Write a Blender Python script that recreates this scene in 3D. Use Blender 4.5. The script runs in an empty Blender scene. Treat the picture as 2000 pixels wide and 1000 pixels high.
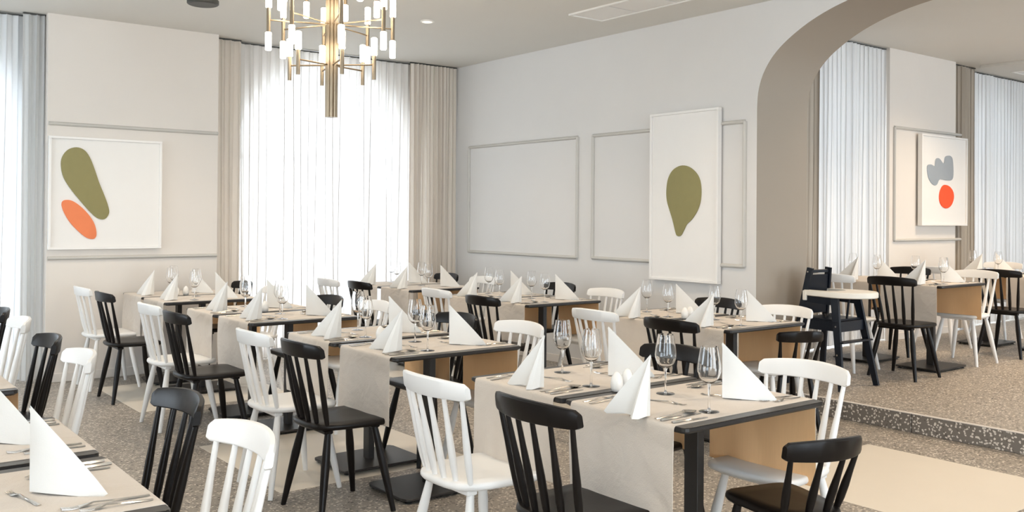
import bpy, math, random
from mathutils import Vector, Matrix
S = bpy.context.scene
C = S.collection
random.seed(7)
pi = math.pi

# ------------------------------------------------------------------ camera
CAM_H = 1.425
yaw, pitch, roll = math.radians(37.838), math.radians(.325), math.radians(.424)
f = Vector((math.sin(yaw)*math.cos(pitch), math.cos(yaw)*math.cos(pitch), math.sin(pitch)))
r0 = Vector((math.cos(yaw), -math.sin(yaw), 0))
u0 = r0.cross(f)
rr = r0*math.cos(roll) + u0*math.sin(roll)
uu = -r0*math.sin(roll) + u0*math.cos(roll)
cd = bpy.data.cameras.new('camera')
cd.sensor_width = 36; cd.lens = 1814/2000*36; cd.sensor_fit = 'HORIZONTAL'
cd.shift_y = -(500-414.8)/2000
cd.clip_start = .05; cd.clip_end = 200
cam = bpy.data.objects.new('camera', cd); C.objects.link(cam)
cam.matrix_world = Matrix(((rr.x, uu.x, -f.x, 0), (rr.y, uu.y, -f.y, 0), (rr.z, uu.z, -f.z, CAM_H), (0, 0, 0, 1)))
S.camera = cam

# ------------------------------------------------------------------ world, exposure, lamps
W = bpy.data.worlds.new('daylight'); S.world = W; W.use_nodes = True
bg = W.node_tree.nodes['Background']
bg.inputs['Color'].default_value = (.80, .90, 1, 1); bg.inputs['Strength'].default_value = 6.4
S.view_settings.view_transform = 'Standard'; S.view_settings.look = 'None'
S.view_settings.gamma = 1; S.view_settings.use_curve_mapping = False
S.view_settings.exposure = 0.47
S.cycles.max_bounces = 14; S.cycles.transmission_bounces = 12; S.cycles.diffuse_bounces = 5; S.cycles.transparent_max_bounces = 24
S.cycles.glossy_bounces = 4; S.cycles.caustics_reflective = False; S.cycles.caustics_refractive = False
S.cycles.sample_clamp_indirect = 6.0
S.cycles.use_denoising = True

def lamp(name, kind, loc, energy, color=(1, 1, 1), rot=(0, 0, 0), **k):
    l = bpy.data.lights.new(name, kind); l.energy = energy; l.color = color
    for a, b in k.items(): setattr(l, a, b)
    o = bpy.data.objects.new(name, l); C.objects.link(o); o.location = loc; o.rotation_euler = rot
    o['kind'] = 'helper'
    return o
def portal(name, loc, rot, sx, sy):
    o = lamp(name, 'AREA', loc, 1, rot=rot, shape='RECTANGLE', size=sx, size_y=sy)
    o.data.cycles.is_portal = True
# skylight portals in the window openings (they only guide the sampling of the sky)
portal('window_portal', (4.45, 9.2, 1.6), (-pi/2, 0, 0), 2.1, 3.2)
portal('window_portal', (.57, 9.2, 1.6), (-pi/2, 0, 0), 2.1, 3.2)
portal('window_portal', (8.5, 5.95, 1.7), (-pi/2, 0, 0), 1.7, 3.0)
portal('window_portal', (12.1, 5.95, 1.7), (-pi/2, 0, 0), 1.9, 3.0)
portal('window_portal', (-3.6, 5.9, 1.7), (0, -pi/2, 0), 2.0, 3.4)
portal('window_portal', (-3.6, -.9, 1.7), (0, -pi/2, 0), 1.6, 2.0)
portal('window_portal', (-1.0, -3.6, 1.6), (pi/2, 0, 0), 3.0, 2.6)  # from here on: openings of the added rear windows
portal('window_portal', (3.0, -3.6, 1.6), (pi/2, 0, 0), 3.0, 2.6)
portal('window_portal', (9.0, -3.6, 1.6), (pi/2, 0, 0), 3.0, 2.6)
portal('window_portal', (12.6, -3.6, 1.6), (pi/2, 0, 0), 2.8, 2.6)
WARM = (1, .78, .55)
WARM2 = (1, .84, .66)
LAMP = .95
DOWN = [(4.35, 6.82, 3.115, 55, WARM2), (1.2, 6.4, 3.115, 40, WARM2), (4.55, 4.3, 3.115, 70, WARM), (2.5, 3.3, 3.115, 48, WARM2),  # only the first has a fixture; unseen others include added fill
        (.3, 2.9, 3.115, 40, WARM2), (4.3, 1.5, 3.115, 80, WARM), (1.4, .6, 3.115, 50, WARM2), (-1.4, 4.6, 3.115, 40, WARM2),
        (-1.4, 1.0, 3.115, 40, WARM2), (5.2, .2, 3.115, 70, WARM), (2.0, -1.6, 3.115, 50, WARM2),
        (7.5, 3.6, 3.273, 70, WARM), (8.6, 3.2, 3.273, 85, WARM), (9.6, 4.3, 3.273, 60, WARM), (7.4, 1.9, 3.273, 80, WARM), (10.3, 2.2, 3.273, 80, WARM), (11.9, 4.1, 3.273, 80, WARM), (10.0, 3.9, 3.273, 95, WARM), (2.4, 7.1, 3.115, 60, WARM2)]  # last two are unseen, added to wash the piers with light

# ------------------------------------------------------------------ mesh tools
class MB:
    def __init__(s): s.v = []; s.f = []; s.m = []; s.cur = 0
    def add(s, vs, fs):
        n = len(s.v); s.v += [tuple(v) for v in vs]
        for q in fs: s.f.append([i+n for i in q]); s.m.append(s.cur)
        return s
    def box(s, x0, x1, y0, y1, z0, z1):
        vs = [(x, y, z) for z in (z0, z1) for y in (y0, y1) for x in (x0, x1)]
        return s.add(vs, [(0, 2, 3, 1), (4, 5, 7, 6), (0, 1, 5, 4), (2, 6, 7, 3), (0, 4, 6, 2), (1, 3, 7, 5)])
    def bbox(s, x0, x1, y0, y1, z0, z1, b=.003):
        # box with a chamfered rim on top and bottom and vertical edges
        def ring(i, z): return [(x0+i+b, y0+i, z), (x1-i-b, y0+i, z), (x1-i, y0+i+b, z), (x1-i, y1-i-b, z), (x1-i-b, y1-i, z), (x0+i+b, y1-i, z), (x0+i, y1-i-b, z), (x0+i, y0+i+b, z)]
        return s.loft([ring(b, z0), ring(0, z0+b), ring(0, z1-b), ring(b, z1)])
    def loft(s, rings, cap=True, closed=True):
        n = len(rings[0]); vs = [p for r in rings for p in r]; fs = []
        for k in range(len(rings)-1):
            for i in range(n if closed else n-1):
                j = (i+1) % n
                fs.append((k*n+i, k*n+j, (k+1)*n+j, (k+1)*n+i))
        if cap and closed:
            fs.append(tuple(reversed(range(n)))); fs.append(tuple(range((len(rings)-1)*n, len(rings)*n)))
        return s.add(vs, fs)
    def tube(s, pts, rad, n=10, cap=True):
        pts = [Vector(p) for p in pts]; rings = []
        if not hasattr(rad, '__len__'): rad = [rad]*len(pts)
        up = None
        for i, p in enumerate(pts):
            d = (pts[min(i+1, len(pts)-1)]-pts[max(i-1, 0)]).normalized()
            if up is None:
                a = Vector((1, 0, 0)) if abs(d.z) > .7 else Vector((0, 0, 1)); up = (a-d*a.dot(d)).normalized()
            else: up = (up-d*up.dot(d)).normalized()
            w = d.cross(up)
            rings.append([p+(up*math.cos(t)+w*math.sin(t))*rad[i] for t in [2*pi*k/n for k in range(n)]])
        return s.loft(rings, cap)
    def lathe(s, prof, n=20, at=(0, 0, 0)):
        return s.loft([[(at[0]+r*math.cos(2*pi*k/n), at[1]+r*math.sin(2*pi*k/n), at[2]+z) for k in range(n)] for r, z in prof], cap=True)
    def prism(s, poly, h0, h1, axis='z'):
        def P(a, b, h): return (a, b, h) if axis == 'z' else ((h, a, b) if axis == 'x' else (a, h, b))
        n = len(poly); vs = [P(a, b, h0) for a, b in poly]+[P(a, b, h1) for a, b in poly]
        fs = [tuple(range(n)), tuple(reversed(range(n, 2*n)))]+[(i, i+n, (i+1) % n+n, (i+1) % n) for i in range(n)]
        return s.add(vs, fs)
    def mesh(s, name, mats, smooth=False):
        me = bpy.data.meshes.new(name); me.from_pydata(s.v, [], s.f); me.validate()
        for m in (mats if isinstance(mats, (list, tuple)) else [mats]): me.materials.append(m)
        if len(me.polygons) == len(s.m): me.polygons.foreach_set('material_index', s.m)
        import bmesh
        b = bmesh.new(); b.from_mesh(me); bmesh.ops.recalc_face_normals(b, faces=b.faces[:]); b.to_mesh(me); b.free()
        if smooth:
            me.polygons.foreach_set('use_smooth', [True]*len(me.polygons))
            me.set_sharp_from_angle(angle=math.radians(smooth if smooth is not True else 40))
        me.update(); return me

def link(name, me, parent=None, loc=None, rz=0):
    o = bpy.data.objects.new(name, me); C.objects.link(o)
    if parent is not None: o.parent = parent
    if loc is not None: o.location = loc
    if rz: o.rotation_euler = (0, 0, rz)
    return o
def obj(name, mb, mats, parent=None, smooth=False, loc=None): return link(name, mb.mesh(name, mats, smooth), parent, loc)
def tag(o, label, cat, group=None):
    o['label'] = label; o['category'] = cat
    if group: o['group'] = group
    return o
def thing(name, label, cat, loc=(0, 0, 0), rz=0, group=None):
    o = bpy.data.objects.new(name, None); C.objects.link(o); o.empty_display_size = .1
    o.location = loc; o.rotation_euler = (0, 0, rz)
    return tag(o, label, cat, group)
def struct(name, mb, mats, parent=None, smooth=False):
    o = obj(name, mb, mats, parent, smooth)
    if parent is None: o['kind'] = 'structure'
    return o
def copy_tree(o, parent=None):
    c = o.copy(); C.objects.link(c); c.parent = parent
    for ch in list(o.children): copy_tree(ch, c)
    return c

# ------------------------------------------------------------------ materials
def mat(name, col=(.5, .5, .5), rough=.5, metal=0, spec=.5, **k):
    m = bpy.data.materials.new(name); m.use_nodes = True
    b = m.node_tree.nodes['Principled BSDF']
    b.inputs['Base Color'].default_value = (*col, 1); b.inputs['Roughness'].default_value = rough
    b.inputs['Metallic'].default_value = metal; b.inputs['Specular IOR Level'].default_value = spec
    for a, v in k.items(): b.inputs[a].default_value = v
    return m
def nodes(m): return m.node_tree.nodes, m.node_tree.links, m.node_tree.nodes['Principled BSDF']
def noisy(m, col, amount=.06, scale=8, bump=0, bscale=60, stretch=None):
    N, L, b = nodes(m)
    tc = N.new('ShaderNodeTexCoord'); src = tc.outputs['Object']
    if stretch:
        mp = N.new('ShaderNodeMapping'); mp.inputs['Scale'].default_value = stretch; L.new(src, mp.inputs['Vector']); src = mp.outputs[0]
    n = N.new('ShaderNodeTexNoise'); n.inputs['Scale'].default_value = scale; n.inputs['Detail'].default_value = 4; L.new(src, n.inputs['Vector'])
    mx = N.new('ShaderNodeMix'); mx.data_type = 'RGBA'
    mx.inputs[6].default_value = (*[c*(1-amount) for c in col], 1); mx.inputs[7].default_value = (*[min(1, c*(1+amount)) for c in col], 1)
    L.new(n.outputs['Fac'], mx.inputs[0]); L.new(mx.outputs[2], b.inputs['Base Color'])
    if bump:
        n2 = N.new('ShaderNodeTexNoise'); n2.inputs['Scale'].default_value = bscale; n2.inputs['Detail'].default_value = 3; L.new(src, n2.inputs['Vector'])
        bp = N.new('ShaderNodeBump'); bp.inputs['Strength'].default_value = bump; bp.inputs['Distance'].default_value = .01
        L.new(n2.outputs['Fac'], bp.inputs['Height']); L.new(bp.outputs[0], b.inputs['Normal'])
    return m
M = {}
M['wall'] = noisy(mat('wall_paint', rough=.75, spec=.3), (.75, .70, .645), .02, 3, .05, 200)
M['wall_side'] = noisy(mat('side_wall_paint', rough=.75, spec=.3), (.69, .675, .655), .02, 3, .05, 200)
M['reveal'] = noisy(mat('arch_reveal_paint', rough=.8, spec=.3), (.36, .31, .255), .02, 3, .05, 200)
M['ceil'] = noisy(mat('ceiling_paint', rough=.8, spec=.3), (.72, .70, .655), .015, 2, .03, 150)
M['trim'] = noisy(mat('moulding_paint_with_shade', rough=.5), (.55, .53, .49), .01, 4)  # darkened to stand in for the shadow lines along the rails
M['white_frame'] = noisy(mat('white_frame_lacquer', rough=.35), (.84, .82, .79), .01, 5)
M['canvas'] = noisy(mat('art_white_board', rough=.6), (.82, .80, .77), .012, 12, .04, 300)
M['olive'] = noisy(mat('olive_felt', rough=.7), (.27, .24, .10), .05, 20, .1, 400)
M['salmon'] = noisy(mat('salmon_felt', rough=.7), (.82, .23, .09), .04, 20, .1, 400)
M['red'] = noisy(mat('orange_red_felt', rough=.6), (.90, .09, .02), .03, 20)
M['silver'] = noisy(mat('blue_grey_felt', rough=.4, metal=.2), (.38, .42, .46), .03, 20)
M['black'] = noisy(mat('black_lacquered_wood', rough=.34, spec=.24), (.007, .0052, .0045), .25, 6, .02, 80, (1, 1, .1))
M['whitew'] = noisy(mat('white_lacquered_wood', rough=.38, spec=.5), (.82, .81, .79), .015, 6, .02, 80, (1, 1, .1))
M['tabletop'] = noisy(mat('anthracite_table_laminate', rough=.34), (.045, .040, .036), .12, 9, .02, 60)
M['tmetal'] = noisy(mat('black_powder_coat', rough=.42), (.018, .016, .015), .1, 30, .05, 500)
M['linen'] = noisy(mat('greige_linen', rough=.9, spec=.15, **{'Sheen Weight': .2}), (.63, .56, .485), .05, 14, .22, 220)
_N, _L, _b = nodes(M['linen'])
_bp0 = [x for x in _N if x.type == 'BUMP'][0]
_tc = [x for x in _N if x.type == 'TEX_COORD'][0]
_n3 = _N.new('ShaderNodeTexNoise'); _n3.inputs['Scale'].default_value = 7; _n3.inputs['Detail'].default_value = 2.5; _n3.inputs['Distortion'].default_value = .6; _L.new(_tc.outputs['Object'], _n3.inputs['Vector'])
_b3 = _N.new('ShaderNodeBump'); _b3.inputs['Strength'].default_value = .4; _b3.inputs['Distance'].default_value = .035; _L.new(_n3.outputs['Fac'], _b3.inputs['Height'])
_L.new(_b3.outputs[0], _bp0.inputs['Normal'])
M['linen_back'] = noisy(mat('tan_underside_backlit', rough=.9, spec=.15), (.97, .60, .31), .05, 30, .12, 90, (1, 6, .25))  # tan underside, colour warmed to stand for light coming through the cloth
M['napkin'] = noisy(mat('white_paper_napkin', rough=.85, spec=.2), (.78, .765, .73), .012, 40, .06, 260)
M['ceramic'] = noisy(mat('white_glazed_ceramic', rough=.16), (.88, .86, .82), .01, 5)
M['steel'] = noisy(mat('polished_steel', rough=.16, metal=1), (.62, .59, .55), .03, 9)
M['brass'] = noisy(mat('brushed_brass', rough=.3, metal=1), (.34, .27, .19), .06, 40, .05, 200, (1, 1, .1))
M['darkfix'] = noisy(mat('dark_grey_fixture', rough=.5), (.05, .05, .045), .05, 8)
M['fixwhite'] = noisy(mat('white_fixture', rough=.4), (.80, .78, .74), .01, 5)
M['winframe'] = noisy(mat('white_window_frame', rough=.4), (.8, .8, .8), .01, 5)
M['hc_tray'] = noisy(mat('cream_plastic_tray', rough=.4), (.78, .74, .66), .01, 5)
M['strap'] = noisy(mat('black_webbing', rough=.8), (.02, .02, .02), .2, 60)
M['footpad'] = noisy(mat('black_rubber', rough=.7), (.02, .02, .02), .1, 60)

def terrazzo(name, base, light, dark, scale, cut=.42, rough=.45, bump=.15, hi=.70):
    m = mat(name, base, rough); N, L, b = nodes(m)
    tc = N.new('ShaderNodeTexCoord')
    v = N.new('ShaderNodeTexVoronoi'); v.inputs['Scale'].default_value = scale; nd = N.new('ShaderNodeTexNoise'); nd.inputs['Scale'].default_value = scale*.9; nd.inputs['Detail'].default_value = 1; L.new(tc.outputs['Object'], nd.inputs['Vector'])
    vm = N.new('ShaderNodeVectorMath'); vm.operation = 'MULTIPLY_ADD'; vm.inputs[1].default_value = [1.1/scale]*3; L.new(nd.outputs['Color'], vm.inputs[0]); L.new(tc.outputs['Object'], vm.inputs[2])
    L.new(vm.outputs[0], v.inputs['Vector'])
    sep = N.new('ShaderNodeSeparateColor'); L.new(v.outputs['Color'], sep.inputs[0])
    r1 = N.new('ShaderNodeValToRGB'); r1.color_ramp.interpolation = 'CONSTANT'
    e = r1.color_ramp.elements; e[0].position = 0; e[0].color = (*dark, 1); e[1].position = .2; e[1].color = (*base, 1)
    q = e.new(.55); q.color = (*[x*1.12 for x in base], 1); q = e.new(hi); q.color = (*light, 1)
    L.new(sep.outputs[0], r1.inputs[0])
    lt = N.new('ShaderNodeMath'); lt.operation = 'LESS_THAN'; lt.inputs[1].default_value = cut; L.new(v.outputs['Distance'], lt.inputs[0])
    n = N.new('ShaderNodeTexNoise'); n.inputs['Scale'].default_value = 1.3; n.inputs['Detail'].default_value = 5; L.new(tc.outputs['Object'], n.inputs['Vector'])
    g = N.new('ShaderNodeMix'); g.data_type = 'RGBA'; g.inputs[6].default_value = (*[x*.9 for x in base], 1); g.inputs[7].default_value = (*[x*1.1 for x in base], 1); L.new(n.outputs['Fac'], g.inputs[0])
    mx = N.new('ShaderNodeMix'); mx.data_type = 'RGBA'; L.new(lt.outputs[0], mx.inputs[0]); L.new(g.outputs[2], mx.inputs[6]); L.new(r1.outputs[0], mx.inputs[7])
    L.new(mx.outputs[2], b.inputs['Base Color'])
    return m
M['terr'] = terrazzo('terrazzo_floor', (.30, .265, .225), (.66, .60, .52), (.10, .09, .08), 70, .46)
M['terr_up'] = terrazzo('terrazzo_raised_floor', (.30, .265, .225), (.66, .60, .52), (.10, .09, .08), 70, .46)
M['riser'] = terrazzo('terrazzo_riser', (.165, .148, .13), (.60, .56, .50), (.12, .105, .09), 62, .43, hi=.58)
M['slab'] = noisy(mat('cream_floor_slab', rough=.42), (.70, .64, .55), .03, 4, .02, 100)
M['edge'] = noisy(mat('pale_step_nosing', rough=.4), (.62, .58, .54), .03, 20)

def cloth_thin(name, col, transp, transl, gray=1.0):
    m = bpy.data.materials.new(name); m.use_nodes = True; N = m.node_tree.nodes; L = m.node_tree.links
    for n in list(N):
        if n.type == 'BSDF_PRINCIPLED': N.remove(n)
    out = [n for n in N if n.type == 'OUTPUT_MATERIAL'][0]
    tc = N.new('ShaderNodeTexCoord'); mp = N.new('ShaderNodeMapping'); mp.inputs['Scale'].default_value = (1, 1, .02); L.new(tc.outputs['Object'], mp.inputs['Vector'])
    nz = N.new('ShaderNodeTexNoise'); nz.inputs['Scale'].default_value = 30; L.new(mp.outputs[0], nz.inputs['Vector'])
    cm = N.new('ShaderNodeMix'); cm.data_type = 'RGBA'; cm.inputs[6].default_value = (*[c*.95 for c in col], 1); cm.inputs[7].default_value = (*col, 1); L.new(nz.outputs['Fac'], cm.inputs[0])
    d = N.new('ShaderNodeBsdfDiffuse'); t = N.new('ShaderNodeBsdfTranslucent'); p = N.new('ShaderNodeBsdfTransparent')
    L.new(cm.outputs[2], d.inputs['Color']); L.new(cm.outputs[2], t.inputs['Color'])
    a = N.new('ShaderNodeMixShader'); a.inputs[0].default_value = transl; L.new(d.outputs[0], a.inputs[1]); L.new(t.outputs[0], a.inputs[2])
    c = N.new('ShaderNodeMixShader'); c.inputs[0].default_value = transp; L.new(a.outputs[0], c.inputs[1]); L.new(p.outputs[0], c.inputs[2])
    L.new(c.outputs[0], out.inputs['Surface']); return m
M['sheer'] = cloth_thin('white_sheer_voile', (.88, .85, .82), .03, .20)
M['sheer2'] = cloth_thin('dense_white_voile', (.80, .80, .80), .003, .04)
M['sheer1'] = cloth_thin('left_white_voile', (.84, .85, .86), .02, .20)
M['drape'] = cloth_thin('taupe_drape_cloth', (.86, .79, .71), 0, .2)
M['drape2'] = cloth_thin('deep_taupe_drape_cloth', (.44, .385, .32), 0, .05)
M['pale_drape'] = cloth_thin('pale_grey_drape_cloth', (.72, .72, .71), 0, .25)

def thin_glass(name, tint, refl=1.0, rough=.02):
    m = bpy.data.materials.new(name); m.use_nodes = True; N = m.node_tree.nodes; L = m.node_tree.links
    for n in list(N):
        if n.type == 'BSDF_PRINCIPLED': N.remove(n)
    out = [n for n in N if n.type == 'OUTPUT_MATERIAL'][0]
    lw = N.new('ShaderNodeLayerWeight'); lw.inputs[0].default_value = .5
    pw = N.new('ShaderNodeMath'); pw.operation = 'POWER'; pw.inputs[1].default_value = 3.2; L.new(lw.outputs['Facing'], pw.inputs[0])
    ml = N.new('ShaderNodeMath'); ml.operation = 'MULTIPLY_ADD'; ml.inputs[1].default_value = .75*refl; ml.inputs[2].default_value = .035*refl; ml.use_clamp = True; L.new(pw.outputs[0], ml.inputs[0])
    t = N.new('ShaderNodeBsdfTransparent'); t.inputs[0].default_value = (*tint, 1)
    g = N.new('ShaderNodeBsdfGlossy'); g.inputs['Roughness'].default_value = rough
    x = N.new('ShaderNodeMixShader'); L.new(ml.outputs[0], x.inputs[0]); L.new(t.outputs[0], x.inputs[1]); L.new(g.outputs[0], x.inputs[2])
    L.new(x.outputs[0], out.inputs['Surface']); return m
M['pane'] = thin_glass('window_glass', (.97, .98, .98), .6)
M['glass'] = mat('wine_glass_crystal', (1, 1, 1), .0, **{'Transmission Weight': 1.0, 'IOR': 1.46})
M['bulb'] = mat('lit_frosted_glass', (1, .95, .88), .4, **{'Emission Color': (1, .86, .66, 1), 'Emission Strength': 13.0})
M['downlit'] = mat('lit_downlight_lens', (1, 1, 1), .4, **{'Emission Color': (1, .88, .7, 1), 'Emission Strength': 1.2})

# ------------------------------------------------------------------ room shell
CZ, CZ2, PZ = 3.127, 3.285, .13           # main ceiling, raised-room ceiling, platform height
XS, XS2, YB, YP, YF = 6.0, 6.66, 8.9, 8.6, 5.4   # side wall faces, window wall plane, pier face, far room pier face
fl = struct('floor', MB().box(-3.5, 6.02, -3.5, 9.3, -.12, 0), M['terr'])
for sx in (-.23, 2.0, 4.23):
    for sy in (-.3, 2.08, 4.5, 6.93):
        obj('floor_slab', MB().bbox(sx, sx+1.2, sy, sy+1.2, -.01, .0012, .0008), M['slab'], fl)
pf = struct('floor_platform', MB().box(5.975, 14.5, -3.5, 6.2, -.12, PZ), M['terr_up'])
y = 3.28+.9*7
while y > -3.4:
    if y-.9 < 4.6:
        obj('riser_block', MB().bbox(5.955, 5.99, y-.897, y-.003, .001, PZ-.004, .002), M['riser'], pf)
        obj('step_nosing', MB().bbox(5.952, 5.985, y-.898, y-.002, PZ-.004, PZ+.0015, .001), M['edge'], pf)
    y -= .9
struct('ceiling', MB().box(-3.6, XS+.1, -3.6, 9.3, CZ, CZ+.15), M['ceil'])
struct('ceiling_raised_room', MB().box(XS2-.1, 14.6, -3.6, 6.3, CZ2, CZ2+.15), M['ceil'])
struct('trim_1', MB().bbox(11.2, 14.5, 2.4, 5.33, CZ2-.035, CZ2+.01, .004), M['ceil'])
# side wall with the basket arch (profile in y,z extruded along x)
arc = [(4.59, 0), (4.59, 2.22), (4.588, 2.346), (4.575, 2.45), (4.537, 2.558), (4.47, 2.662), (4.38, 2.75), (4.27, 2.825), (4.14, 2.895), (4.0, 2.952), (3.84, 3.0), (3.62, 3.045), (3.3, 3.08), (2.9, 3.098), (2.5, 3.104)]
def dense(p, k=3):
    out = []
    for i in range(len(p)-1):
        a, b = p[i], p[i+1]; p0 = p[i-1] if i else a; p3 = p[i+2] if i+2 < len(p) else b
        for t in [j/k for j in range(k)]:
            out.append(tuple(.5*((2*a[d])+(-p0[d]+b[d])*t+(2*p0[d]-5*a[d]+4*b[d]-p3[d])*t*t+(-p0[d]+3*a[d]-3*b[d]+p3[d])*t**3) for d in (0, 1)))
    return out+[p[-1]]
arcd = [arc[0]]+dense(arc[1:])
right = [(5.0-a, b) for a, b in reversed(arcd)]
poly = arcd+right[1:]
prof = poly+[(-3.5, 0), (-3.5, 3.3), (9.25, 3.3), (9.25, 0)]
mb = MB(); n = len(prof)
# faces as strips so that no huge concave n-gon is needed
def wall_strip(mb, hole, y_lo, y_hi, top, x0, x1):
    h = sorted(hole, key=lambda p: p[0])
    for xx, s in ((x0, 1), (x1, -1)):
        for (ya, za), (yb, zb) in zip(h, h[1:]):
            if abs(ya-yb) < 1e-6: continue
            mb.add([(xx, ya, za), (xx, yb, zb), (xx, yb, top), (xx, ya, top)], [(0, 1, 2, 3) if s < 0 else (3, 2, 1, 0)])
        for a, b in ((y_lo, h[0][0]), (h[-1][0], y_hi)):
            mb.add([(xx, a, 0), (xx, b, 0), (xx, b, top), (xx, a, top)], [(0, 1, 2, 3)])
arch_pts = arcd[1:]+right[1:-1]
m = MB(); wall_strip(m, arch_pts, -3.5, 9.25, 3.3, XS, XS2)
m.box(XS, XS2, 9.25, 9.26, 0, 3.3).box(XS, XS2, -3.51, -3.5, 0, 3.3)
ws = obj('wall_side', m, M['wall_side']); ws['kind'] = 'structure'
rv = MB(); pts = poly
rv.add([p for a, b in pts for p in ((XS, a, b), (XS2, a, b))], [(2*i, 2*i+1, 2*i+3, 2*i+2) for i in range(len(pts)-1)])
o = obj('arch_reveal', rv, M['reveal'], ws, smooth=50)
# window wall with arched openings (x,z profile)
def arch_open(cx, rx, zs, rz, sill, n=24):
    return [(cx-rx, sill)]+[(cx-rx*math.cos(pi*i/n), zs+rz*math.sin(pi*i/n)) for i in range(n+1)]+[(cx+rx, sill)]
def window_wall(name, y0, y1, x_lo, x_hi, top, opens, mt, mr, zb=0):
    m = MB(); cur = x_lo
    for hole in opens:
        sill = hole[0][1]; h = hole[1:-1]
        for yy in (y0, y1):
            m.add([(cur, yy, zb), (h[0][0], yy, zb), (h[0][0], yy, top), (cur, yy, top)], [(0, 1, 2, 3)])
            m.add([(h[0][0], yy, zb), (h[-1][0], yy, zb), (h[-1][0], yy, sill), (h[0][0], yy, sill)], [(0, 1, 2, 3)])
            for (xa, za), (xb, zz) in zip(h, h[1:]):
                m.add([(xa, yy, za), (xb, yy, zz), (xb, yy, top), (xa, yy, top)], [(0, 1, 2, 3)])
        rp = hole+[hole[0]]
        m.cur = 1
        m.add([p for a, b in rp for p in ((a, y0, b), (a, y1, b))], [(2*i, 2*i+1, 2*i+3, 2*i+2) for i in range(len(rp)-1)])
        m.cur = 0; cur = h[-1][0]
    for yy in (y0, y1): m.add([(cur, yy, zb), (x_hi, yy, zb), (x_hi, yy, top), (cur, yy, top)], [(0, 1, 2, 3)])
    o = obj(name, m, [mt, mr]); o['kind'] = 'structure'; return o
W1 = arch_open(.57, .98, 2.12, .90, .12); W2 = arch_open(4.45, .98, 2.12, .90, .12)
window_wall('wall_back', YB, YB+.28, -3.5, XS+.02, 3.3, [W1, W2], M['wall'], M['wall'])
W3 = arch_open(8.55, .78, 2.2, .85, .25); W4 = arch_open(12.15, .88, 2.2, .85, .25)
window_wall('wall_far_room', 5.72, 5.95, XS2-.02, 14.5, 3.4, [W3, W4], M['wall'], M['wall'])
def window(name, cx, rx, zs, rz, sill, yy):
    m = MB(); a = arch_open(cx, rx, zs, rz, sill); b = arch_open(cx, rx-.06, zs, rz-.06, sill+.06)
    for (p, q), (s, t) in zip(zip(a, a[1:]+a[:1]), zip(b, b[1:]+b[:1])):
        for dy in (0,):
            m.add([(p[0], yy, p[1]), (q[0], yy, q[1]), (t[0], yy, t[1]), (s[0], yy, s[1]),
                   (p[0], yy+.06, p[1]), (q[0], yy+.06, q[1]), (t[0], yy+.06, t[1]), (s[0], yy+.06, s[1])],
                  [(0, 1, 2, 3), (7, 6, 5, 4), (3, 2, 6, 7), (1, 0, 4, 5)])
    o = obj(name, m, M['winframe']); o['kind'] = 'structure'
    obj('window_mullion', MB().box(cx-.03, cx+.03, yy+.003, yy+.055, sill+.05, zs+rz-.05), M['winframe'], o)
    obj('window_transom', MB().box(cx-rx+.05, cx+rx-.05, yy+.004, yy+.052, zs-.12, zs-.06), M['winframe'], o)
    g = b
    obj('window_pane', MB().add([(p[0], yy+.03, p[1]) for p in g], [tuple(range(len(g)))]), M['pane'], o)
window('window_1', .57, .98, 2.12, .90, .12, YB+.15)
window('window_2', 4.45, .98, 2.12, .90, .12, YB+.15)
window('window_3', 8.55, .78, 2.2, .85, .25, 5.84)
window('window_4', 12.15, .88, 2.2, .85, .25, 5.84)
# piers standing proud of the window recesses
struct('wall_pier', MB().box(1.705, 3.17, YP, YB+.01, 0, CZ), M['wall'])
struct('wall_pier_raised_room', MB().box(9.33, 10.76, YF, 5.73, PZ, CZ2), M['wall'])
# walls behind the camera and to the sides; rear windows added for fill light
m = MB(); a0, a1, zt = -3.78, -3.5, CZ+.1
for y0, y1, z0, z1 in ((-3.6, -1.9, 0, zt), (.1, 4.2, 0, zt), (7.6, 9.3, 0, zt), (-1.9, .1, 0, .7), (-1.9, .1, 2.7, zt), (4.2, 7.6, 0, .7), (4.2, 7.6, 2.7, zt)): m.box(a0, a1, y0, y1, z0, z1)
struct('wall_left', m, M['wall'])
for i, (y0, y1) in enumerate(((-1.9, .1), (4.2, 7.6))):
    m = MB(); 
    for yy in (y0, (y0+y1)/2-.03, y1-.06): m.box(-3.68, -3.62, yy, yy+.06, .7, 2.7)
    for zz in (.7, 2.64): m.box(-3.675, -3.625, y0, y1, zz, zz+.06)
    w = obj('window_%d' % (5+i), m, M['winframe']); w['kind'] = 'structure'
    obj('window_pane', MB().add([(-3.65, y0, .7), (-3.65, y1, .7), (-3.65, y1, 2.7), (-3.65, y0, 2.7)], [(0, 1, 2, 3)]), M['pane'], w)
m = MB(); ADDED_RW = [(-2.5, .5), (1.5, 4.5), (7.5, 10.5), (11.2, 14.0)]  # unseen rear openings, added so daylight reaches the piers
m.box(-3.8, 14.6, -3.75, -3.5, -.1, .3).box(-3.8, 14.6, -3.75, -3.5, 2.9, 3.5)
ed = [-3.8]+[v for w in ADDED_RW for v in w]+[14.6]
for a, b in zip(ed[::2], ed[1::2]): m.box(a, b, -3.75, -3.5, .3, 2.9)
struct('wall_rear', m, M['wall'])
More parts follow.
